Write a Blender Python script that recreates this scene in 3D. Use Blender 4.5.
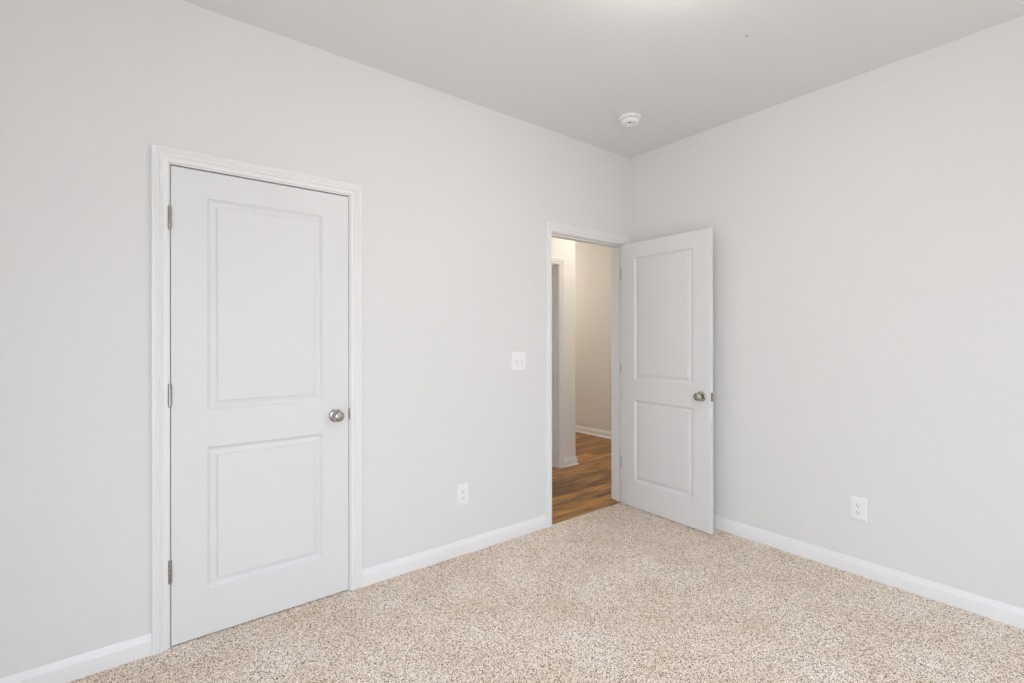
import bpy, bmesh, math, random
from mathutils import Matrix, Vector

for _o in list(bpy.data.objects):
    bpy.data.objects.remove(_o, do_unlink=True)
S = bpy.context.scene
C = S.collection

# ------------------------------------------------------------------ dimensions (metres)
# the far corner of the room is the origin: wall_left runs along -X (y = 0), wall_right along -Y (x = 0)
LX, LY, H = 3.95, 3.90, 2.743
WT = 0.127                       # wall thickness
WIN = (-3.92, -2.50, 0.25, 2.20)  # first window in wall_front behind the camera: x0, x1, z0, z1
WINC = (-0.75, -0.20, 0.30, 2.20)  # second window, unseen, added in wall_front for more daylight
WINB = (-3.20, -1.90, 0.25, 2.20)  # unseen window added in wall_back to brighten the room: y0, y1, z0, z1
LAMP = (-1.62, -1.52)            # room ceiling light
HLAMP = (0.60, 0.38)             # hall ceiling light

# ------------------------------------------------------------------ camera
def make_camera():
    f, sy, yaw, roll = 486.32, -3.68, 0.9098, -0.0011
    F = Vector((math.cos(yaw), math.sin(yaw), 0))
    R = Vector((math.sin(yaw), -math.cos(yaw), 0))
    U = R.cross(F)
    R2 = R * math.cos(roll) + U * math.sin(roll)
    U2 = -R * math.sin(roll) + U * math.cos(roll)
    cam = bpy.data.cameras.new('camera')
    o = bpy.data.objects.new('camera', cam)
    C.objects.link(o)
    m = Matrix((R2, U2, -F)).transposed().to_4x4()
    m.translation = (-3.1432, -2.4999, 1.3032)
    o.matrix_world = m
    cam.sensor_fit = 'HORIZONTAL'
    cam.sensor_width = 36.0
    cam.lens = f / 1024 * 36.0
    cam.shift_y = sy / 1024
    cam.clip_start = 0.02
    S.camera = o
make_camera()

# ------------------------------------------------------------------ world: bright overcast sky over pale ground
world = bpy.data.worlds.new('sky')
S.world = world
world.use_nodes = True
nt = world.node_tree
nt.nodes.clear()
wo = nt.nodes.new('ShaderNodeOutputWorld')
bg = nt.nodes.new('ShaderNodeBackground')
tc = nt.nodes.new('ShaderNodeTexCoord')
sp = nt.nodes.new('ShaderNodeSeparateXYZ')
rp = nt.nodes.new('ShaderNodeValToRGB')
mr = nt.nodes.new('ShaderNodeMapRange')
mr.inputs['From Min'].default_value = -1
nt.links.new(tc.outputs['Generated'], sp.inputs[0])
nt.links.new(sp.outputs['Z'], mr.inputs['Value'])
nt.links.new(mr.outputs['Result'], rp.inputs[0])
nt.links.new(rp.outputs[0], bg.inputs['Color'])
nt.links.new(bg.outputs[0], wo.inputs['Surface'])
cr = rp.color_ramp
cr.elements[0].position = 0.0
cr.elements[0].color = (0.48, 0.49, 0.49, 1)
cr.elements[1].position = 1.0
cr.elements[1].color = (1.0, 1.18, 1.45, 1)
e = cr.elements.new(0.47); e.color = (0.52, 0.53, 0.54, 1)
e = cr.elements.new(0.53); e.color = (0.72, 0.80, 0.91, 1)
bg.inputs['Strength'].default_value = 6.7

# daylight portals in the two window openings
def portal(w, d, loc, rot):
    pl = bpy.data.lights.new('window_portal', 'AREA')
    pl.shape = 'RECTANGLE'
    pl.size, pl.size_y = w, d
    pl.cycles.is_portal = True
    po = bpy.data.objects.new('window_portal', pl)
    po.location, po.rotation_euler = loc, rot
    C.objects.link(po)
for _w in (WIN, WINC):
    portal(_w[1] - _w[0], _w[3] - _w[2], ((_w[0] + _w[1]) / 2, -LY - 0.05, (_w[2] + _w[3]) / 2), (math.radians(90), 0, 0))
portal(WINB[1] - WINB[0], WINB[3] - WINB[2], (-LX - 0.05, (WINB[0] + WINB[1]) / 2, (WINB[2] + WINB[3]) / 2), (math.radians(90), 0, math.radians(-90)))

ROOM_LAMP_STRENGTH = 37.0
HALL_LAMP_STRENGTH = 47.0

S.view_settings.view_transform = 'Standard'
S.view_settings.look = 'None'
S.view_settings.gamma = 1.0
S.view_settings.use_curve_mapping = False
S.view_settings.exposure = 0.0
S.cycles.use_denoising = True
S.cycles.use_adaptive_sampling = False
S.cycles.denoising_prefilter = 'NONE'
S.cycles.max_bounces = 16
S.cycles.diffuse_bounces = 12
S.cycles.glossy_bounces = 4
S.cycles.sample_clamp_indirect = 6.0

# ------------------------------------------------------------------ materials
def srgb(r, g, b):
    def f(c):
        c /= 255
        return c / 12.92 if c <= 0.04045 else ((c + 0.055) / 1.055) ** 2.4
    return (f(r), f(g), f(b), 1)

def base_mat(name, rough=0.5, metal=0.0):
    m = bpy.data.materials.new(name)
    m.use_nodes = True
    b = m.node_tree.nodes['Principled BSDF']
    b.inputs['Roughness'].default_value = rough
    b.inputs['Metallic'].default_value = metal
    return m, m.node_tree, b

def N(t, kind, **kw):
    n = t.nodes.new(kind)
    for k, v in kw.items():
        n.inputs[k.replace('_', ' ')].default_value = v
    return n

def paint(name, col, rough, bump=0.0, scale=300.0, vary=0.0, spec=0.5):
    m, t, b = base_mat(name, rough)
    b.inputs['Specular IOR Level'].default_value = spec
    co = t.nodes.new('ShaderNodeTexCoord')
    nz = N(t, 'ShaderNodeTexNoise', Scale=2.5, Detail=2.0)
    t.links.new(co.outputs['Object'], nz.inputs['Vector'])
    mx = t.nodes.new('ShaderNodeMixRGB')
    mx.inputs[1].default_value = tuple(c * (1 - vary) for c in col[:3]) + (1,)
    mx.inputs[2].default_value = tuple(min(1, c * (1 + vary)) for c in col[:3]) + (1,)
    t.links.new(nz.outputs['Fac'], mx.inputs[0])
    t.links.new(mx.outputs[0], b.inputs['Base Color'])
    if bump:
        n2 = N(t, 'ShaderNodeTexNoise', Scale=scale, Detail=3.0)
        t.links.new(co.outputs['Object'], n2.inputs['Vector'])
        bp = N(t, 'ShaderNodeBump', Strength=bump, Distance=0.001)
        t.links.new(n2.outputs['Fac'], bp.inputs['Height'])
        t.links.new(bp.outputs[0], b.inputs['Normal'])
    return m

M = {}
M['wall'] = paint('wall_paint', (0.735, 0.732, 0.728, 1), 0.75, 0.15, 260, 0.01, 0.3)
M['ceiling'] = paint('ceiling_paint', (0.750, 0.747, 0.743, 1), 0.9, 0.1, 200, 0.01, 0.2)
M['trim'] = paint('trim_paint', (0.805, 0.805, 0.805, 1), 0.38, 0.0, 1, 0.004)
M['door'] = paint('door_paint', (0.735, 0.736, 0.738, 1), 0.45, 0.05, 400, 0.005, 0.4)
M['hall_wall'] = paint('hall_wall_paint', (0.765, 0.752, 0.728, 1), 0.75, 0.15, 260, 0.01, 0.3)
M['plastic'] = paint('white_plastic', (0.84, 0.84, 0.835, 1), 0.35, 0.0, 1, 0.003)
M['nail'] = paint('grey_nail_spot', (0.48, 0.47, 0.46, 1), 0.8, 0.0, 1, 0.02)
M['dark'] = paint('dark_slot_and_shade', (0.03, 0.03, 0.03, 1), 0.6, 0.0, 1, 0.0)

def nickel():
    m, t, b = base_mat('satin_nickel', 0.27, 1.0)
    co = t.nodes.new('ShaderNodeTexCoord')
    nz = N(t, 'ShaderNodeTexNoise', Scale=60.0, Detail=2.0)
    t.links.new(co.outputs['Object'], nz.inputs['Vector'])
    rr = t.nodes.new('ShaderNodeMapRange')
    rr.inputs['To Min'].default_value = 0.18
    rr.inputs['To Max'].default_value = 0.27
    t.links.new(nz.outputs['Fac'], rr.inputs['Value'])
    t.links.new(rr.outputs['Result'], b.inputs['Roughness'])
    b.inputs['Base Color'].default_value = (0.42, 0.40, 0.365, 1)
    return m
M['nickel'] = nickel()

def carpet():
    m, t, b = base_mat('speckled_carpet', 0.95)
    b.inputs['Specular IOR Level'].default_value = 0.1
    co = t.nodes.new('ShaderNodeTexCoord')
    warp = N(t, 'ShaderNodeTexNoise', Scale=90.0, Detail=2.0)
    t.links.new(co.outputs['Object'], warp.inputs['Vector'])
    wv = t.nodes.new('ShaderNodeVectorMath'); wv.operation = 'MULTIPLY_ADD'
    wv.inputs[1].default_value = (0.002, 0.002, 0.0)
    t.links.new(warp.outputs['Color'], wv.inputs[0])
    t.links.new(co.outputs['Object'], wv.inputs[2])
    vo = N(t, 'ShaderNodeTexVoronoi', Scale=320.0)
    vo.voronoi_dimensions = '2D'
    t.links.new(wv.outputs[0], vo.inputs['Vector'])
    sx = t.nodes.new('ShaderNodeSeparateColor')
    t.links.new(vo.outputs['Color'], sx.inputs[0])
    cr = t.nodes.new('ShaderNodeValToRGB')
    el = cr.color_ramp.elements
    el[0].position = 0.0; el[0].color = srgb(66, 50, 40)
    el[1].position = 1.0; el[1].color = srgb(255, 252, 246)
    for p, c in ((0.12, (134, 110, 91)), (0.27, (206, 184, 163)), (0.50, (232, 215, 197)), (0.80, (246, 234, 221))):
        n = el.new(p); n.color = srgb(*c)
    t.links.new(sx.outputs[0], cr.inputs[0])
    big = N(t, 'ShaderNodeTexNoise', Scale=3.2, Detail=5.0)
    t.links.new(co.outputs['Object'], big.inputs['Vector'])
    br = t.nodes.new('ShaderNodeMapRange')
    br.inputs['From Min'].default_value = 0.3; br.inputs['From Max'].default_value = 0.7
    br.inputs['To Min'].default_value = 0.0; br.inputs['To Max'].default_value = 1.0
    t.links.new(big.outputs['Fac'], br.inputs['Value'])
    # broad random patches, some browner, some greyer and paler
    tone = t.nodes.new('ShaderNodeMixRGB')
    tone.inputs[1].default_value = (0.97, 0.945, 0.90, 1)
    tone.inputs[2].default_value = (1.10, 1.13, 1.17, 1)
    t.links.new(br.outputs['Result'], tone.inputs[0])
    mul = t.nodes.new('ShaderNodeMixRGB'); mul.blend_type = 'MULTIPLY'; mul.inputs[0].default_value = 1
    t.links.new(cr.outputs[0], mul.inputs[1])
    t.links.new(tone.outputs[0], mul.inputs[2])
    t.links.new(mul.outputs[0], b.inputs['Base Color'])
    fine = N(t, 'ShaderNodeTexNoise', Scale=420.0, Detail=2.0)
    t.links.new(co.outputs['Object'], fine.inputs['Vector'])
    ad = t.nodes.new('ShaderNodeMath'); ad.operation = 'SUBTRACT'
    t.links.new(fine.outputs['Fac'], ad.inputs[0])
    t.links.new(vo.outputs['Distance'], ad.inputs[1])
    bp = N(t, 'ShaderNodeBump', Strength=0.5, Distance=0.003)
    t.links.new(ad.outputs[0], bp.inputs['Height'])
    t.links.new(bp.outputs[0], b.inputs['Normal'])
    return m
M['carpet'] = carpet()

def wood():
    m, t, b = base_mat('brown_plank_floor', 0.38)
    co = t.nodes.new('ShaderNodeTexCoord')
    br = N(t, 'ShaderNodeTexBrick', Scale=1.0, Mortar_Size=0.0012, Brick_Width=0.92, Row_Height=0.11, Bias=0.0)
    br.offset = 0.37
    br.inputs['Color1'].default_value = srgb(184, 138, 78)
    br.inputs['Color2'].default_value = srgb(116, 82, 44)
    br.inputs['Mortar'].default_value = srgb(52, 34, 22)
    t.links.new(co.outputs['Object'], br.inputs['Vector'])
    mp = t.nodes.new('ShaderNodeMapping')
    mp.inputs['Scale'].default_value = (1.8, 15.0, 1.0)
    t.links.new(co.outputs['Object'], mp.inputs['Vector'])
    gr = N(t, 'ShaderNodeTexNoise', Scale=1.6, Detail=6.0, Roughness=0.62, Distortion=0.5)
    t.links.new(mp.outputs[0], gr.inputs['Vector'])
    cr = t.nodes.new('ShaderNodeValToRGB')
    el = cr.color_ramp.elements
    el[0].position = 0.32; el[0].color = (0.22, 0.20, 0.18, 1)
    el[1].position = 0.70; el[1].color = (1.65, 1.52, 1.25, 1)
    t.links.new(gr.outputs['Fac'], cr.inputs[0])
    mul = t.nodes.new('ShaderNodeMixRGB'); mul.blend_type = 'MULTIPLY'; mul.inputs[0].default_value = 1
    t.links.new(br.outputs['Color'], mul.inputs[1])
    t.links.new(cr.outputs[0], mul.inputs[2])
    t.links.new(mul.outputs[0], b.inputs['Base Color'])
    return m
M['wood'] = wood()

def glow(name, col, strength):
    m, t, b = base_mat(name, 0.3)
    b.inputs['Base Color'].default_value = (0.9, 0.9, 0.88, 1)
    b.inputs['Emission Color'].default_value = col
    b.inputs['Emission Strength'].default_value = strength
    return m
M['room_glow'] = glow('room_lamp_glass', (1.0, 0.95, 0.90, 1), ROOM_LAMP_STRENGTH)
M['hall_fill_glow'] = glow('hall_fill_lamp_glass', (1.0, 0.91, 0.79, 1), HALL_LAMP_STRENGTH * 0.95)
M['hall_glow'] = glow('hall_lamp_glass', (1.0, 0.91, 0.79, 1), HALL_LAMP_STRENGTH)

def pane_mat():
    m = bpy.data.materials.new('window_glass')
    m.use_nodes = True
    t = m.node_tree
    t.nodes.clear()
    out = t.nodes.new('ShaderNodeOutputMaterial')
    tr = t.nodes.new('ShaderNodeBsdfTransparent')
    gl = t.nodes.new('ShaderNodeBsdfGlossy'); gl.inputs['Roughness'].default_value = 0.02
    mx = t.nodes.new('ShaderNodeMixShader'); mx.inputs[0].default_value = 0.05
    t.links.new(tr.outputs[0], mx.inputs[1]); t.links.new(gl.outputs[0], mx.inputs[2])
    t.links.new(mx.outputs[0], out.inputs['Surface'])
    return m
M['glass'] = pane_mat()

# ------------------------------------------------------------------ helpers
def obj(name, bm, mat, parent=None, loc=None, smooth=False):
    me = bpy.data.meshes.new(name)
    bmesh.ops.recalc_face_normals(bm, faces=bm.faces)
    if smooth:
        for f in bm.faces:
            f.smooth = True
    bm.to_mesh(me)
    bm.free()
    for mm in (mat if isinstance(mat, (list, tuple)) else [mat]):
        me.materials.append(M[mm])
    if smooth:
        me.set_sharp_from_angle(angle=math.radians(35))
    o = bpy.data.objects.new(name, me)
    C.objects.link(o)
    if loc is not None:
        o.location = loc
    if parent is not None:
        o.parent = parent
    return o

def empty(name, loc=(0, 0, 0), rotz=0.0):
    o = bpy.data.objects.new(name, None)
    o.empty_display_size = 0.1
    o.location = loc
    o.rotation_euler = (0, 0, rotz)
    C.objects.link(o)
    return o

def tag(o, label, cat, kind=None, group=None):
    o['label'] = label
    o['category'] = cat
    if kind: o['kind'] = kind
    if group: o['group'] = group
    return o

def box(bm, x0, x1, y0, y1, z0, z1, bev=0.0):
    r = bmesh.ops.create_cube(bm, size=1.0)
    vs = r['verts']
    for v in vs:
        v.co = Vector(((x0 + x1) / 2 + v.co.x * (x1 - x0), (y0 + y1) / 2 + v.co.y * (y1 - y0), (z0 + z1) / 2 + v.co.z * (z1 - z0)))
    if bev:
        es = list({e for v in vs for e in v.link_edges})
        bmesh.ops.bevel(bm, geom=es, offset=bev, segments=2, affect='EDGES', profile=0.5)

def lathe(bm, prof, seg=40, mat=None):
    """revolve (r, h) about local +Z; mat places it"""
    mat = mat or Matrix.Identity(4)
    rings = []
    for r, h in prof:
        if r < 1e-6:
            rings.append([bm.verts.new(mat @ Vector((0, 0, h)))])
        else:
            rings.append([bm.verts.new(mat @ Vector((r * math.cos(a), r * math.sin(a), h)))
                          for a in (2 * math.pi * i / seg for i in range(seg))])
    for a, b in zip(rings, rings[1:]):
        for i in range(seg):
            j = (i + 1) % seg
            if len(a) == 1 and len(b) == 1: continue
            if len(a) == 1: bm.faces.new((a[0], b[i], b[j]))
            elif len(b) == 1: bm.faces.new((a[i], b[0], a[j]))
            else: bm.faces.new((a[i], b[i], b[j], a[j]))

def sweep(bm, prof, path, to3d, closed_prof=True):
    """prof: list of (offset, thick); path: list of (point2d, normal2d scaled for mitre); to3d(p2, thick)"""
    rings = []
    for p, n in path:
        rings.append([bm.verts.new(to3d((p[0] + n[0] * o, p[1] + n[1] * o), t)) for o, t in prof])
    k = len(prof)
    for a, b in zip(rings, rings[1:]):
        for i in range(k if closed_prof else k - 1):
            j = (i + 1) % k
            bm.faces.new((a[i], a[j], b[j], b[i]))
    bm.faces.new(rings[0])
    bm.faces.new(list(reversed(rings[-1])))

CASING = [(0, 0), (0, 0.0070), (0.0015, 0.0086), (0.0040, 0.0094), (0.0165, 0.0100), (0.0190, 0.0118), (0.0215, 0.0150),
          (0.0255, 0.0168), (0.0290, 0.0155), (0.0305, 0.0118), (0.0335, 0.0114), (0.0370, 0.0140), (0.0400, 0.0165),
          (0.0420, 0.0165), (0.0430, 0.0145), (0.0450, 0.0145), (0.0462, 0.0172), (0.0478, 0.0180), (0.0545, 0.0180), (0.0565, 0.0165), (0.057, 0.0150), (0.057, 0)]

def casing_mesh(x0, x1, ztop, to3d):
    """mitred three-sided casing round an opening whose inner edge is x0..x1, ztop"""
    bm = bmesh.new()
    path = [((x0, 0), (-1, 0)), ((x0, ztop), (-1, 1)), ((x1, ztop), (1, 1)), ((x1, 0), (1, 0))]
    sweep(bm, CASING, path, to3d)
    return bm

BASE = [(0, 0), (0.0135, 0), (0.0135, 0.058), (0.0130, 0.0615), (0.0115, 0.0640), (0.0105, 0.0655), (0.0098, 0.0700),
        (0.0080, 0.0755), (0.0058, 0.0800), (0.0052, 0.0850), (0.0040, 0.0870), (0, 0.0870)]
SHOE = [(0, 0), (0.026, 0), (0.0255, 0.006), (0.0235, 0.0115), (0.0195, 0.0160), (0.0150, 0.0180), (0.0135, 0.0182),
        (0.0135, 0.058), (0.0130, 0.0615), (0.0105, 0.0655), (0.0098, 0.0700), (0.0058, 0.0800), (0.0052, 0.0850), (0.0040, 0.0870), (0, 0.0870)]

def base_run(bm, pts, prof=BASE):
    """baseboard along pts (2d, wall line); the room lies to the right of the walking direction; mitred at corners"""
    n = len(pts)
    dirs = [((Vector(pts[i + 1]) - Vector(pts[i])).normalized()) for i in range(n - 1)]
    nor = [Vector((d.y, -d.x)) for d in dirs]
    path = []
    for i in range(n):
        if i == 0: m = nor[0]
        elif i == n - 1: m = nor[-1]
        else:
            m = nor[i - 1] + nor[i]
            m = m / (m.dot(nor[i]))
        path.append((pts[i], (m.x, m.y)))
    rings = [[bm.verts.new((p[0] + m[0] * t, p[1] + m[1] * t, z)) for t, z in prof] for p, m in path]
    k = len(prof)
    for a, b in zip(rings, rings[1:]):
        for i in range(k):
            j = (i + 1) % k
            bm.faces.new((a[i], a[j], b[j], b[i]))
    bm.faces.new(rings[0]); bm.faces.new(list(reversed(rings[-1])))

# ------------------------------------------------------------------ openings
CL = (-3.023, -2.266)      # closet door: jamb faces
ENT = (-0.848, -0.075)     # doorway to the hall: jamb faces
HD = (-0.534, 0.228)       # door across the hall
ZH = 2.038                 # underside of the head jambs
JT = 0.018                 # jamb thickness
HY = 1.075                 # hall wall facing the bedroom
HX = 0.468                 # its free end
FX = 1.740                 # far hall wall
FY = 3.60
HWX = -1.50                # west end of the hall
TOP = H + 0.12

# ------------------------------------------------------------------ floors and ceiling
def carpet_mesh():
    bm = bmesh.new()
    rnd = random.Random(5)
    st = 0.0125
    nx, ny = int(LX / st), int((LY + 0.006) / st)
    vs = []
    for j in range(ny + 1):
        row = []
        for i in range(nx + 1):
            e = 0 if (j == ny) else 1
            row.append(bm.verts.new((-LX + LX * i / nx, -LY + (LY + 0.006) * j / ny, rnd.uniform(-0.0025, 0.0020) * e)))
        vs.append(row)
    for j in range(ny):
        for i in range(nx):
            bm.faces.new((vs[j][i], vs[j][i + 1], vs[j + 1][i + 1], vs[j + 1][i]))
    box(bm, -3.55, -1.75, 0.006, 0.75, -0.03, 0.0)          # carpet carried on into the closet
    a = [bm.verts.new(p) for p in ((-LX, 0.006, 0), (0, 0.006, 0), (0, 0.006, -0.012), (-LX, 0.006, -0.012))]
    bm.faces.new(a)
    return bm
floor = tag(obj('floor', carpet_mesh(), 'carpet', smooth=False), 'speckled beige cut pile carpet covering the bedroom floor', 'carpet', 'structure')

bm = bmesh.new()
box(bm, HWX - WT, FX + WT, 0.006, HY + 0.7, -0.03, -0.007)
box(bm, HX - 0.4, FX + WT, HY + 0.7, FY + WT, -0.03, -0.007)
tag(obj('floor_hall', bm, 'wood'), 'brown wood plank floor seen through the open doorway', 'floor', 'structure')

bm = bmesh.new()
box(bm, -LX - WT, WT, -LY - WT, WT / 2, H, TOP)
ceil = tag(obj('ceiling', bm, 'ceiling'), 'flat pale grey bedroom ceiling', 'ceiling', 'structure')
bm = bmesh.new()
lathe(bm, [(0, 0), (0.008, 0), (0.007, 0.0015), (0, 0.002)], 16, Matrix.Translation((-0.831, -1.357, H)) @ Matrix.Rotation(math.pi, 4, 'X'))
obj('nail_mark', bm, 'nail', ceil)
bm = bmesh.new()
box(bm, -LX - WT, FX + WT, WT / 2, FY + WT, H, TOP)
tag(obj('ceiling_hall', bm, 'ceiling'), 'flat ceiling of the hall beyond the open doorway', 'ceiling', 'structure')

# ------------------------------------------------------------------ walls
ZR = ZH + JT
ZB = -0.03
bm = bmesh.new()
x = [-LX - WT, CL[0] - JT, CL[1] + JT, ENT[0] - JT, ENT[1] + JT, FX + WT]
for a, b in ((0, 1), (2, 3), (4, 5)):
    box(bm, x[a], x[b], 0, WT, ZB, H)
for a, b in ((1, 2), (3, 4)):
    box(bm, x[a], x[b], 0, WT, ZR, H)
tag(obj('wall_left', bm, 'wall'), 'pale greige wall holding the closed closet door and the hall doorway', 'wall', 'structure')
bm = bmesh.new()
box(bm, 0, WT, -LY - WT, 0, ZB, H)
tag(obj('wall_right', bm, 'wall'), 'pale greige wall behind the open door, bare but for one outlet', 'wall', 'structure')
bm = bmesh.new()
box(bm, -LX - WT, -LX, -LY - WT, WINB[0], ZB, H)
box(bm, -LX - WT, -LX, WINB[1], 0, ZB, H)
box(bm, -LX - WT, -LX, WINB[0], WINB[1], ZB, WINB[2])
box(bm, -LX - WT, -LX, WINB[0], WINB[1], WINB[3], H)
tag(obj('wall_back', bm, 'wall'), 'pale greige side wall of the bedroom beside the camera', 'wall', 'structure')
bm = bmesh.new()
box(bm, -LX, WIN[0], -LY - WT, -LY, ZB, H)
box(bm, WIN[1], WINC[0], -LY - WT, -LY, ZB, H)
box(bm, WINC[1], 0, -LY - WT, -LY, ZB, H)
for _w in (WIN, WINC):
    box(bm, _w[0], _w[1], -LY - WT, -LY, ZB, _w[2])
    box(bm, _w[0], _w[1], -LY - WT, -LY, _w[3], H)
tag(obj('wall_front', bm, 'wall'), 'pale greige bedroom wall with two unseen windows behind the camera', 'wall', 'structure')

# hall beyond
bm = bmesh.new()
box(bm, HWX - WT, HD[0] - JT, HY, HY + WT, ZB, H)
box(bm, HD[1] + JT, HX, HY, HY + WT, ZB, H)
box(bm, HD[0] - JT, HD[1] + JT, HY, HY + WT, ZR, H)
box(bm, HX - WT, HX, HY + WT, FY, ZB, H)
tag(obj('wall_hall_near', bm, 'hall_wall'), 'cream hall wall ending in an outside corner beyond the doorway', 'wall', 'structure')
bm = bmesh.new()
box(bm, FX, FX + WT, WT, FY + WT, ZB, H)
tag(obj('wall_hall_far', bm, 'hall_wall'), 'shaded tan wall at the far side of the hall', 'wall', 'structure')
bm = bmesh.new()
box(bm, HX - WT, FX, FY, FY + WT, ZB, H)
tag(obj('wall_hall_end', bm, 'hall_wall'), 'cream wall closing the end of the hall branch', 'wall', 'structure')
bm = bmesh.new()
box(bm, HWX - WT, HWX, WT, HY, ZB, H)
tag(obj('wall_hall_side', bm, 'hall_wall'), 'cream wall closing the near end of the hall', 'wall', 'structure')
bm = bmesh.new()
box(bm, -3.60, -3.55, WT, 0.80, ZB, H)
box(bm, -1.75, -1.70, WT, 0.80, ZB, H)
box(bm, -3.55, -1.75, 0.75, 0.80, ZB, H)
tag(obj('wall_closet', bm, 'wall'), 'inside walls of the closet behind the closed door', 'wall', 'structure')

# ------------------------------------------------------------------ baseboards
bm = bmesh.new()
base_run(bm, [(-LX + 0.0135, 0), (CL[0] - 0.006 - 0.057, 0)])
base_run(bm, [(CL[1] + 0.006 + 0.057, 0), (ENT[0] - 0.006 - 0.057, 0)])
tag(obj('baseboard_left', bm, 'trim', smooth=True), 'white baseboard on both sides of the closed closet door', 'baseboard', 'structure')
bm = bmesh.new()
base_run(bm, [(0, -0.0005), (0, -LY + 0.0135)])
tag(obj('baseboard_right', bm, 'trim', smooth=True), 'white baseboard running along the wall behind the open door', 'baseboard', 'structure')
bm = bmesh.new()
base_run(bm, [(-0.0135, -LY), (-LX, -LY), (-LX, -0.0005)])
tag(obj('baseboard_back', bm, 'trim', smooth=True), 'white baseboard on the walls behind the camera', 'baseboard', 'structure')
def shift_z(o, dz):
    o.location.z += dz
    return o
bm = bmesh.new()
def base_left(bm, pts, prof):
    """as base_run, room on the left of the walking direction"""
    base_run(bm, list(reversed(pts)), prof)
base_left(bm, [(HX, FY), (HX, HY), (HD[1] + 0.063, HY)], SHOE)
base_left(bm, [(HD[0] - 0.063, HY), (HWX, HY)], SHOE)
shift_z(tag(obj('baseboard_hall_near', bm, 'trim', smooth=True), 'white baseboard with shoe moulding wrapping the outside corner in the hall', 'baseboard', 'structure'), -0.007)
bm = bmesh.new()
base_run(bm, [(FX, FY), (FX, WT)], SHOE)
shift_z(tag(obj('baseboard_hall_far', bm, 'trim', smooth=True), 'white baseboard with shoe moulding along the far tan hall wall', 'baseboard', 'structure'), -0.007)

# ------------------------------------------------------------------ door frames (casing, jamb, stop)
def jamb_mesh(x0, x1, y0, y1, stop_y, stop_w=0.034, z0=0.0):
    bm = bmesh.new()
    box(bm, x0 - JT, x0, y0, y1, z0, ZR)
    box(bm, x1, x1 + JT, y0, y1, z0, ZR)
    box(bm, x0, x1, y0, y1, ZH, ZR)
    s = 0.0105
    box(bm, x0, x0 + s, stop_y, stop_y + stop_w, z0, ZH)
    box(bm, x1 - s, x1, stop_y, stop_y + stop_w, z0, ZH)
    box(bm, x0 + s, x1 - s, stop_y, stop_y + stop_w, ZH - s, ZH)
    return bm

def strike(parent, x, side, y, z):
    """small metal strike plate on a jamb face; side = direction the face looks (+1 / -1)"""
    bm = bmesh.new()
    box(bm, min(x, x + side * 0.0015), max(x, x + side * 0.0015), y - 0.004, y + 0.026, z - 0.0285, z + 0.0285, 0.0004)
    box(bm, min(x + side * 0.0015, x - side * 0.0052), max(x + side * 0.0015, x - side * 0.0052), -0.0016, y - 0.003, z - 0.0285, z + 0.0285, 0.0004)   # lip wrapped round the jamb's edge
    o = obj('strike_plate', bm, 'nickel', parent)
    o['label'] = 'satin nickel strike plate'
    return o

def frame(name, label, rng, y0, y1, stop_y, sides, z0=0.0):
    root = tag(empty(name, ((rng[0] + rng[1]) / 2, y0, 0)), label, 'door frame', 'structure')
    off = Vector((-(rng[0] + rng[1]) / 2, -y0, 0))
    a, b = rng[0] - 0.006, rng[1] + 0.006
    for s in sides:
        if s < 0:
            bm = casing_mesh(a, b, ZH + 0.006, lambda p, t: (p[0], y0 - t, p[1] if p[1] > 0 else z0))
        else:
            bm = casing_mesh(a, b, ZH + 0.006, lambda p, t: (p[0], y1 + t, p[1] if p[1] > 0 else z0))
        obj('casing', bm, 'trim', root, off)
    j = obj('jamb', jamb_mesh(rng[0], rng[1], y0, y1, stop_y, z0=z0), 'trim', root, off)
    return root, j

t1, j1 = frame('trim_1', 'white moulded casing and jamb around the closed closet door', CL, 0, WT, 0.0365, (-1,))
strike(j1, CL[1], -1, 0.006, 0.912)
t2, j2 = frame('trim_2', 'white moulded casing and jamb around the open doorway to the hall', ENT, 0, WT, 0.0365, (-1, 1), -0.007)
strike(j2, ENT[0], 1, 0.006, 0.912)
t3, j3 = frame('trim_3', 'white casing and jamb partly seen across the hall', HD, HY, HY + WT, HY + 0.045, (-1,), -0.007)

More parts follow.
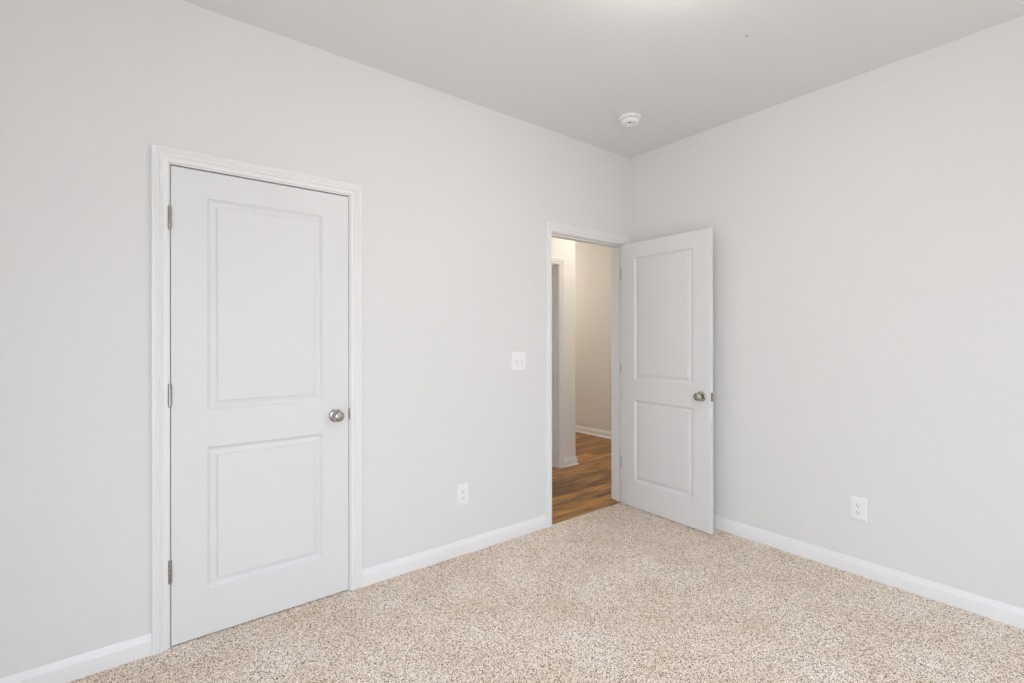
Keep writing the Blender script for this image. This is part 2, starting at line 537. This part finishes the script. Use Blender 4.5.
# ------------------------------------------------------------------ panel doors
SW, SH, ST = 0.751, 2.026, 0.035          # slab width, height, thickness
PROF = [(0.0, 0.0), (0.0020, 0.0016), (0.0060, 0.0058), (0.0110, 0.0098), (0.0155, 0.0118), (0.0185, 0.0118),
        (0.0250, 0.0106), (0.0330, 0.0090), (0.0378, 0.0080), (0.0390, 0.0010), (0.0405, 0.0001), (0.046, 0.0)]
def slab_mesh(SW=SW):
    """u: 0 hinge edge .. SW latch edge (x); z up; front face at y = 0 looking to -y, back face at y = ST"""
    bm = bmesh.new()
    c = 0.0015
    us = [c, 0.130, SW - 0.130, SW - c]
    zs = [c, 0.202, 0.821, 0.982, 1.912, SH - c]
    for side in (0, 1):
        Y = lambda d: d if side == 0 else ST - d
        grid = {(i, j): bm.verts.new((us[i], Y(0), zs[j])) for i in range(4) for j in range(6)}
        for i in range(3):
            for j in range(5):
                q = (grid[i, j], grid[i + 1, j], grid[i + 1, j + 1], grid[i, j + 1])
                if i == 1 and j in (1, 3):
                    prev = list(q)
                    for ins, d in PROF[1:]:
                        cur = [bm.verts.new((us[1] + ins, Y(d), zs[j] + ins)), bm.verts.new((us[2] - ins, Y(d), zs[j] + ins)),
                               bm.verts.new((us[2] - ins, Y(d), zs[j + 1] - ins)), bm.verts.new((us[1] + ins, Y(d), zs[j + 1] - ins))]
                        for k in range(4):
                            l = (k + 1) % 4
                            bm.faces.new((prev[k], prev[l], cur[l], cur[k]))
                        prev = cur
                    bm.faces.new(prev)
                else:
                    bm.faces.new(q)
        # eased edge
        loop = [grid[i, 0] for i in range(4)] + [grid[3, j] for j in range(1, 6)] + [grid[i, 5] for i in (2, 1, 0)] + [grid[0, j] for j in (4, 3, 2, 1)]
        def push(v):
            x, y, z = v.co
            if x == us[0]: x = 0
            if x == us[3]: x = SW
            if z == zs[0]: z = 0
            if z == zs[5]: z = SH
            return bm.verts.new((x, Y(c), z))
        us = [float(u) for u in us]
        ring = []
        for v in loop:
            x, z = v.co.x, v.co.z
            nx = 0 if abs(x - us[0]) < 1e-5 else SW if abs(x - us[3]) < 1e-5 else x
            nz = 0 if abs(z - zs[0]) < 1e-5 else SH if abs(z - zs[5]) < 1e-5 else z
            ring.append(bm.verts.new((nx, Y(c), nz)))
        n = len(loop)
        for k in range(n):
            l = (k + 1) % n
            bm.faces.new((loop[k], loop[l], ring[l], ring[k]))
        if side == 0: first = ring
        else:
            for k in range(n):
                l = (k + 1) % n
                bm.faces.new((first[k], first[l], ring[l], ring[k]))
    return bm

ROSE = [(0, 0), (0.0335, 0), (0.0335, 0.0022), (0.0325, 0.0042), (0.029, 0.0066), (0.022, 0.0086), (0.0165, 0.0098), (0, 0.0098)]
KNOB = [(0, 0.006), (0.0125, 0.006), (0.0125, 0.016), (0.0118, 0.021), (0.0125, 0.025), (0.0165, 0.0275), (0.0225, 0.0305), (0.0265, 0.0355),
        (0.0280, 0.0415), (0.0275, 0.0475), (0.0250, 0.0535), (0.0205, 0.0580), (0.0140, 0.0608), (0.0070, 0.0620), (0, 0.0623)]
def knob(parent, u, z, front):
    m = Matrix.Rotation(math.radians(90 if front else -90), 4, 'X')      # +Z -> -Y (front) / +Y (back)
    m = Matrix.Translation((u, 0 if front else ST, z)) @ m
    bm = bmesh.new(); lathe(bm, KNOB, 40, m)
    k = obj('door_knob', bm, 'nickel', parent, smooth=True)
    k['label'] = 'round satin nickel knob'
    bm = bmesh.new(); lathe(bm, ROSE, 40, m)
    obj('rose', bm, 'nickel', k, smooth=True)
    return k

def hinge(parent, z, open_leaf=None):
    """barrel at the hinge edge of the slab, on its front face side; local pin axis at u = -0.0015, y = -0.006"""
    bm = bmesh.new()
    r, hh = 0.0074, 0.0455
    px, py = -0.0040, -0.007
    for k in range(5):                                     # five knuckles
        z0 = z - hh + k * 2 * hh / 5
        lathe(bm, [(0, z0 + 0.0003), (r - 0.0005, z0 + 0.0003), (r, z0 + 0.001), (r, z0 + 2 * hh / 5 - 0.001), (r - 0.0005, z0 + 2 * hh / 5 - 0.0003), (0, z0 + 2 * hh / 5 - 0.0003)],
              20, Matrix.Translation((px, py, 0)))
    box(bm, px - 0.0012, px + 0.0012, py, 0.030, z - hh, z + hh)   # door leaf in the gap at the hinge edge
    if open_leaf:
        open_leaf(bm, z, hh)
    h = obj('hinge', bm, 'nickel', parent, smooth=True)
    h['label'] = 'satin nickel hinge'
    bm = bmesh.new()
    lathe(bm, [(0, z - hh - 0.0055), (0.0035, z - hh - 0.005), (0.0052, z - hh - 0.0025), (0.0052, z - hh), (0, z - hh)], 16, Matrix.Translation((px, py, 0)))
    lathe(bm, [(0, z + hh), (0.0058, z + hh), (0.0058, z + hh + 0.0022), (0.0035, z + hh + 0.0045), (0, z + hh + 0.005)], 16, Matrix.Translation((px, py, 0)))
    obj('hinge_pin', bm, 'nickel', h, smooth=True)
    return h

def latch(parent, z, SW=SW):
    bm = bmesh.new()
    box(bm, SW - 0.0005, SW + 0.0012, ST / 2 - 0.0125, ST / 2 + 0.0125, z - 0.0285, z + 0.0285, 0.0004)
    l = obj('latch_plate', bm, 'nickel', parent)
    l['label'] = 'satin nickel latch plate on the door edge'
    bm = bmesh.new()
    b0 = [(SW, ST / 2 - 0.0065), (SW + 0.0105, ST / 2 - 0.0045), (SW + 0.0115, ST / 2 - 0.002), (SW + 0.003, ST / 2 + 0.0065), (SW, ST / 2 + 0.0065)]
    lo = [bm.verts.new((x_, y_, z - 0.008)) for x_, y_ in b0]
    hi = [bm.verts.new((x_, y_, z + 0.008)) for x_, y_ in b0]
    bm.faces.new(lo); bm.faces.new(hi)
    for k in range(5):
        bm.faces.new((lo[k], lo[(k + 1) % 5], hi[(k + 1) % 5], hi[k]))
    obj('latch_bolt', bm, 'nickel', l)

HZ = (0.315, 1.058, 1.805)        # hinge heights above the slab's foot
KZ = 0.905
def door(name, label, loc, rotz, hinges=True, open_leaf=None, with_latch=True):
    r = tag(empty(name, loc, rotz), label, 'door', 'structure')
    obj('door_leaf', slab_mesh(), 'door', r, smooth=False)
    if hinges:
        for z in HZ:
            hinge(r, z, open_leaf)
    knob(r, SW - 0.065, KZ, True)
    knob(r, SW - 0.065, KZ, False)
    if with_latch: latch(r, KZ)
    return r

# closed closet door: hinged on the left, front face flush with the wall
door('door_1', 'white two panel closet door, closed, with nickel knob and three hinges', (CL[0] + 0.003, 0.0, 0.005), 0.0, with_latch=False)

# open hall door: hinge pin on the right jamb, the slab swung a little past a quarter turn from closed towards wall_right
PIN = (ENT[1] - 0.0015, -0.006)
SWING = math.radians(-91.5)
SW2 = 0.762
def open_door():
    px, py = -0.002, ST + 0.006                    # the pin in the slab's own frame: beyond the far face at the hinge edge
    rot = Matrix.Rotation(SWING, 4, 'Z')
    at = Vector((PIN[0], PIN[1], 0.004)) - rot @ Vector((px, py, 0))
    r = tag(empty('door_2', at, SWING), 'white two panel door standing open beside the right wall, with nickel knob', 'door', 'structure')
    obj('door_leaf', slab_mesh(SW2), 'door', r)
    knob(r, SW2 - 0.065, KZ, True)
    knob(r, SW2 - 0.065, KZ, False)
    latch(r, KZ, SW2)
    unturn = Matrix.Translation((px, py, 0)) @ Matrix.Rotation(math.radians(-90) - SWING, 4, 'Z') @ Matrix.Translation((-px, -py, 0))
    for z in HZ:
        bm = bmesh.new()
        rr, hh = 0.0064, 0.0455
        box(bm, -0.0085 - 0.030, px, py + 0.0002, py + 0.0016, z - hh, z + hh)               # leaf lying on the jamb face
        bmesh.ops.transform(bm, matrix=unturn, verts=bm.verts)
        for k in range(5):
            z0 = z - hh + k * 2 * hh / 5
            lathe(bm, [(0, z0 + 0.0003), (rr - 0.0005, z0 + 0.0003), (rr, z0 + 0.001), (rr, z0 + 2 * hh / 5 - 0.001), (rr - 0.0005, z0 + 2 * hh / 5 - 0.0003), (0, z0 + 2 * hh / 5 - 0.0003)],
                  20, Matrix.Translation((px, py, 0)))
        box(bm, -0.0012, 0.0004, 0.005, py, z - hh, z + hh)                                  # leaf on the slab's hinge edge
        h = obj('hinge', bm, 'nickel', r, smooth=True)
        h['label'] = 'satin nickel hinge'
        bm = bmesh.new()
        lathe(bm, [(0, z - hh - 0.0055), (0.0035, z - hh - 0.005), (0.0052, z - hh - 0.0025), (0.0052, z - hh), (0, z - hh)], 16, Matrix.Translation((px, py, 0)))
        lathe(bm, [(0, z + hh), (0.0058, z + hh), (0.0058, z + hh + 0.0022), (0.0035, z + hh + 0.0045), (0, z + hh + 0.005)], 16, Matrix.Translation((px, py, 0)))
        obj('hinge_pin', bm, 'nickel', h, smooth=True)
    return r
open_door()

# door across the hall: closed at the far side of its jamb
door('door_3', 'white door set back in the frame across the hall', (HD[0] + 0.004, HY + WT - 0.0355, 0.006), 0.0, hinges=False, with_latch=False)

# ------------------------------------------------------------------ wall plates
def plate_bm(w, h, d=0.0055):
    """plate in the local xz plane, front towards -y, wall at y = 0, with a soft pillow edge"""
    bm = bmesh.new()
    prof = [(0.0, 0.0), (0.0, 0.0022), (0.0012, 0.0040), (0.0040, 0.0052), (0.0075, d)]
    prev = None
    for ins, t in prof:
        cur = [bm.verts.new((sx * (w / 2 - ins), -t, sz * (h / 2 - ins))) for sx, sz in ((-1, -1), (1, -1), (1, 1), (-1, 1))]
        if prev is None: bm.faces.new(cur)
        else:
            for k in range(4):
                l = (k + 1) % 4
                bm.faces.new((prev[k], prev[l], cur[l], cur[k]))
        prev = cur
    bm.faces.new(prev)
    return bm

def screw(parent, x_, z_, d=0.0055):
    bm = bmesh.new()
    lathe(bm, [(0, 0), (0.0033, 0), (0.0033, 0.0006), (0.0022, 0.0012), (0, 0.0013)], 16, Matrix.Translation((x_, -d, z_)) @ Matrix.Rotation(math.radians(90), 4, 'X'))
    box(bm, x_ - 0.0028, x_ + 0.0028, -d - 0.0014, -d - 0.0010, z_ - 0.0003, z_ + 0.0003)
    obj('screw', bm, 'plastic', parent)

def outlet(name, label, loc, rotz):
    r = tag(empty(name, loc, rotz), label, 'outlet', group='duplex wall outlets')
    obj('cover_plate', plate_bm(0.079, 0.124), 'plastic', r)
    for dz in (0.0195, -0.0195):
        bm = bmesh.new()
        # receptacle face: a circle cut flat at the sides
        pts = []
        for k in range(48):
            a = 2 * math.pi * k / 48
            pts.append((max(-0.0143, min(0.0143, 0.0172 * math.cos(a))), 0.0172 * math.sin(a) * 0.83))
        lo = [bm.verts.new((px, -0.0050, pz + dz)) for px, pz in pts]
        hi = [bm.verts.new((px * 0.965, -0.0078, pz * 0.965 + dz)) for px, pz in pts]
        for k in range(48):
            bm.faces.new((lo[k], lo[(k + 1) % 48], hi[(k + 1) % 48], hi[k]))
        bm.faces.new(hi)
        f = obj('receptacle', bm, 'plastic', r)
        bm = bmesh.new()
        box(bm, -0.0074, -0.0052, -0.0081, -0.0077, dz - 0.0015, dz + 0.0075)
        box(bm, 0.0052, 0.0070, -0.0081, -0.0077, dz - 0.0005, dz + 0.0070)
        lathe(bm, [(0.0026, 0), (0.0026, 0.0004), (0, 0.0004)], 16, Matrix.Translation((0, -0.0077, dz - 0.0075)) @ Matrix.Rotation(math.radians(90), 4, 'X'))
        s = obj('slots', bm, 'dark', f)
        s['label'] = 'dark plug slots'
    screw(r, 0, 0)
    return r
outlet('wall_outlet', 'white duplex outlet low on the wall between the closet and the doorway', (-1.578, 0, 0.358), 0)
outlet('wall_outlet', 'white duplex outlet low on the bare right wall', (0, -1.559, 0.362), math.radians(-90))

sw = tag(empty('light_switch', (-1.146, 0, 1.150)), 'white double toggle light switch left of the open doorway', 'switch')
obj('cover_plate', plate_bm(0.124, 0.124), 'plastic', sw)
for dx in (-0.023, 0.023):
    bm = bmesh.new()
    box(bm, dx - 0.0085, dx + 0.0085, -0.0062, -0.0045, -0.0155, 0.0155, 0.0006)
    # the lever, tipped up
    m = Matrix.Translation((dx, -0.005, 0)) @ Matrix.Rotation(math.radians(28), 4, 'X')
    pr = [(0.0048, 0.0070, 0.0), (0.0045, 0.0062, -0.0085), (0.0040, 0.0050, -0.0160), (0.0030, 0.0034, -0.0172)]
    prev = None
    for hx, hz, yy in pr:
        cur = [bm.verts.new(m @ Vector((a * hx, yy, b * hz))) for a, b in ((-1, -1), (1, -1), (1, 1), (-1, 1))]
        if prev is None: bm.faces.new(cur)
        else:
            for k in range(4):
                bm.faces.new((prev[k], prev[(k + 1) % 4], cur[(k + 1) % 4], cur[k]))
        prev = cur
    bm.faces.new(prev)
    obj('toggle', bm, 'plastic', sw)
    for zz in (0.030, -0.030):
        screw(sw, dx, zz)

# ------------------------------------------------------------------ smoke detector (hangs from the ceiling; lathed downwards)
sd = tag(empty('smoke_detector', (-0.587, -0.470, H)), 'round white smoke detector on the ceiling near the far corner', 'smoke detector')
down = Matrix.Rotation(math.pi, 4, 'X')
bm = bmesh.new()
lathe(bm, [(0, 0), (0.066, 0), (0.070, 0.003), (0.071, 0.008), (0.070, 0.014), (0.066, 0.0185), (0.060, 0.020), (0, 0.020)], 56, down)
obj('base_plate', bm, 'plastic', sd, smooth=True)
bm = bmesh.new()
lathe(bm, [(0.055, 0.018), (0.0545, 0.0235), (0, 0.0235)], 56, down)
g = obj('vent_ring', bm, 'dark', sd, smooth=True)
g['label'] = 'dark vent gap round the sensor housing'
bm = bmesh.new()
lathe(bm, [(0.052, 0.0225), (0.058, 0.0235), (0.0595, 0.027), (0.0585, 0.034), (0.0555, 0.0400), (0.049, 0.0445), (0.040, 0.0460), (0.026, 0.0455), (0.021, 0.0440), (0.018, 0.0390), (0.016, 0.0350), (0, 0.0345)], 56, down)
hs = obj('sensor_housing', bm, 'plastic', sd, smooth=True)
bm = bmesh.new()
lathe(bm, [(0.0105, 0.0340), (0.0105, 0.0362), (0.0085, 0.0375), (0, 0.0378)], 24, down)
tb = obj('test_button', bm, 'dark', hs, smooth=True)  # near black colour stands for the shade inside the recess
tb['label'] = 'test button coloured dark for the shade in its recess'
# ribs that bridge the vent gap
bm = bmesh.new()
for k in range(20):
    a = 2 * math.pi * k / 20
    c_, s_ = math.cos(a), math.sin(a)
    vs = [bm.verts.new((r_ * c_ - w_ * s_, r_ * s_ + w_ * c_, -h_)) for h_ in (0.019, 0.024) for r_, w_ in ((0.0535, -0.0015), (0.0575, -0.0015), (0.0575, 0.0015), (0.0535, 0.0015))]
    for q in ((0, 1, 2, 3), (4, 5, 6, 7), (0, 1, 5, 4), (1, 2, 6, 5), (2, 3, 7, 6), (3, 0, 4, 7)):
        bm.faces.new([vs[i] for i in q])
obj('vent_ribs', bm, 'plastic', sd)

# ------------------------------------------------------------------ ceiling lights (just out of frame; they light the rooms)
def ceiling_light(loc, label, glowmat):
    r = tag(empty('ceiling_light', loc), label, 'ceiling light')
    bm = bmesh.new()
    lathe(bm, [(0, 0), (0.165, 0), (0.170, 0.004), (0.170, 0.020), (0.164, 0.026), (0.152, 0.026), (0, 0.026)], 56, down)
    obj('pan', bm, 'nickel', r, smooth=True)
    bm = bmesh.new()
    lathe(bm, [(0.152, 0.024), (0.153, 0.034), (0.146, 0.056), (0.128, 0.078), (0.100, 0.095), (0.065, 0.106), (0.030, 0.111), (0.012, 0.112), (0, 0.112)], 56, down)
    s = obj('glass_shade', bm, glowmat, r, smooth=True)
    bm = bmesh.new()
    lathe(bm, [(0.010, 0.110), (0.010, 0.116), (0.006, 0.122), (0.004, 0.128), (0, 0.130)], 24, down)
    obj('finial', bm, 'nickel', r, smooth=True)
    return r
ceiling_light((LAMP[0], LAMP[1], H), 'flush mount bedroom ceiling light with frosted glass bowl', 'room_glow')
ceiling_light((HLAMP[0], HLAMP[1], H), 'flush mount hall ceiling light with warm frosted glass bowl outside the open doorway', 'hall_glow')
ceiling_light((1.12, 3.00, H), 'added fill light, a flush mount with warm frosted glass bowl at the end of the hall', 'hall_fill_glow')  # unseen lamp added to brighten the far hall wall and floor

# ------------------------------------------------------------------ unseen windows, placed and sized to balance the room's light (local x along the wall, room towards +y)
def window(name, label, width, height, loc, rotz):
    w = tag(empty(name, loc, rotz), label, 'window', 'structure')
    x0, x1, z0, z1 = -width / 2, width / 2, 0, height
    bm = bmesh.new()
    ya, yb, t = -0.09, -0.045, 0.038
    for a, b in ((x0, x0 + t), (-t, t), (x1 - t, x1)):
        box(bm, a, b, ya, yb, z0, z1)
    for a, b in ((x0 + t, -t), (t, x1 - t)):
        box(bm, a, b, ya, yb, z0, z0 + t)
        box(bm, a, b, ya, yb, z1 - t, z1)
        box(bm, a, b, ya + 0.008, yb - 0.004, (z0 + z1) / 2 - 0.018, (z0 + z1) / 2 + 0.018)
    obj('window_frame', bm, 'trim', w)
    bm = bmesh.new()
    box(bm, x0 - 0.06, x1 + 0.06, -0.045, 0.03, z0 - 0.022, z0)
    obj('window_sill', bm, 'trim', w)
    for a, b in ((x0 + t, -t), (t, x1 - t)):
        bm = bmesh.new()
        box(bm, a, b, -0.070, -0.066, z0 + t, z1 - t)
        obj('pane', bm, 'glass', w)
window('window_1', 'white framed window in the wall behind the camera, farther from the right wall', WIN[1] - WIN[0], WIN[3] - WIN[2], ((WIN[0] + WIN[1]) / 2, -LY, WIN[2]), 0)
window('window_3', 'added white framed window, unseen, in the wall behind the camera, next to the right wall', WINC[1] - WINC[0], WINC[3] - WINC[2], ((WINC[0] + WINC[1]) / 2, -LY, WINC[2]), 0)
window('window_2', 'added white framed double window, unseen, in the side wall beside the camera', WINB[1] - WINB[0], WINB[3] - WINB[2], (-LX, (WINB[0] + WINB[1]) / 2, WINB[2]), math.radians(-90))
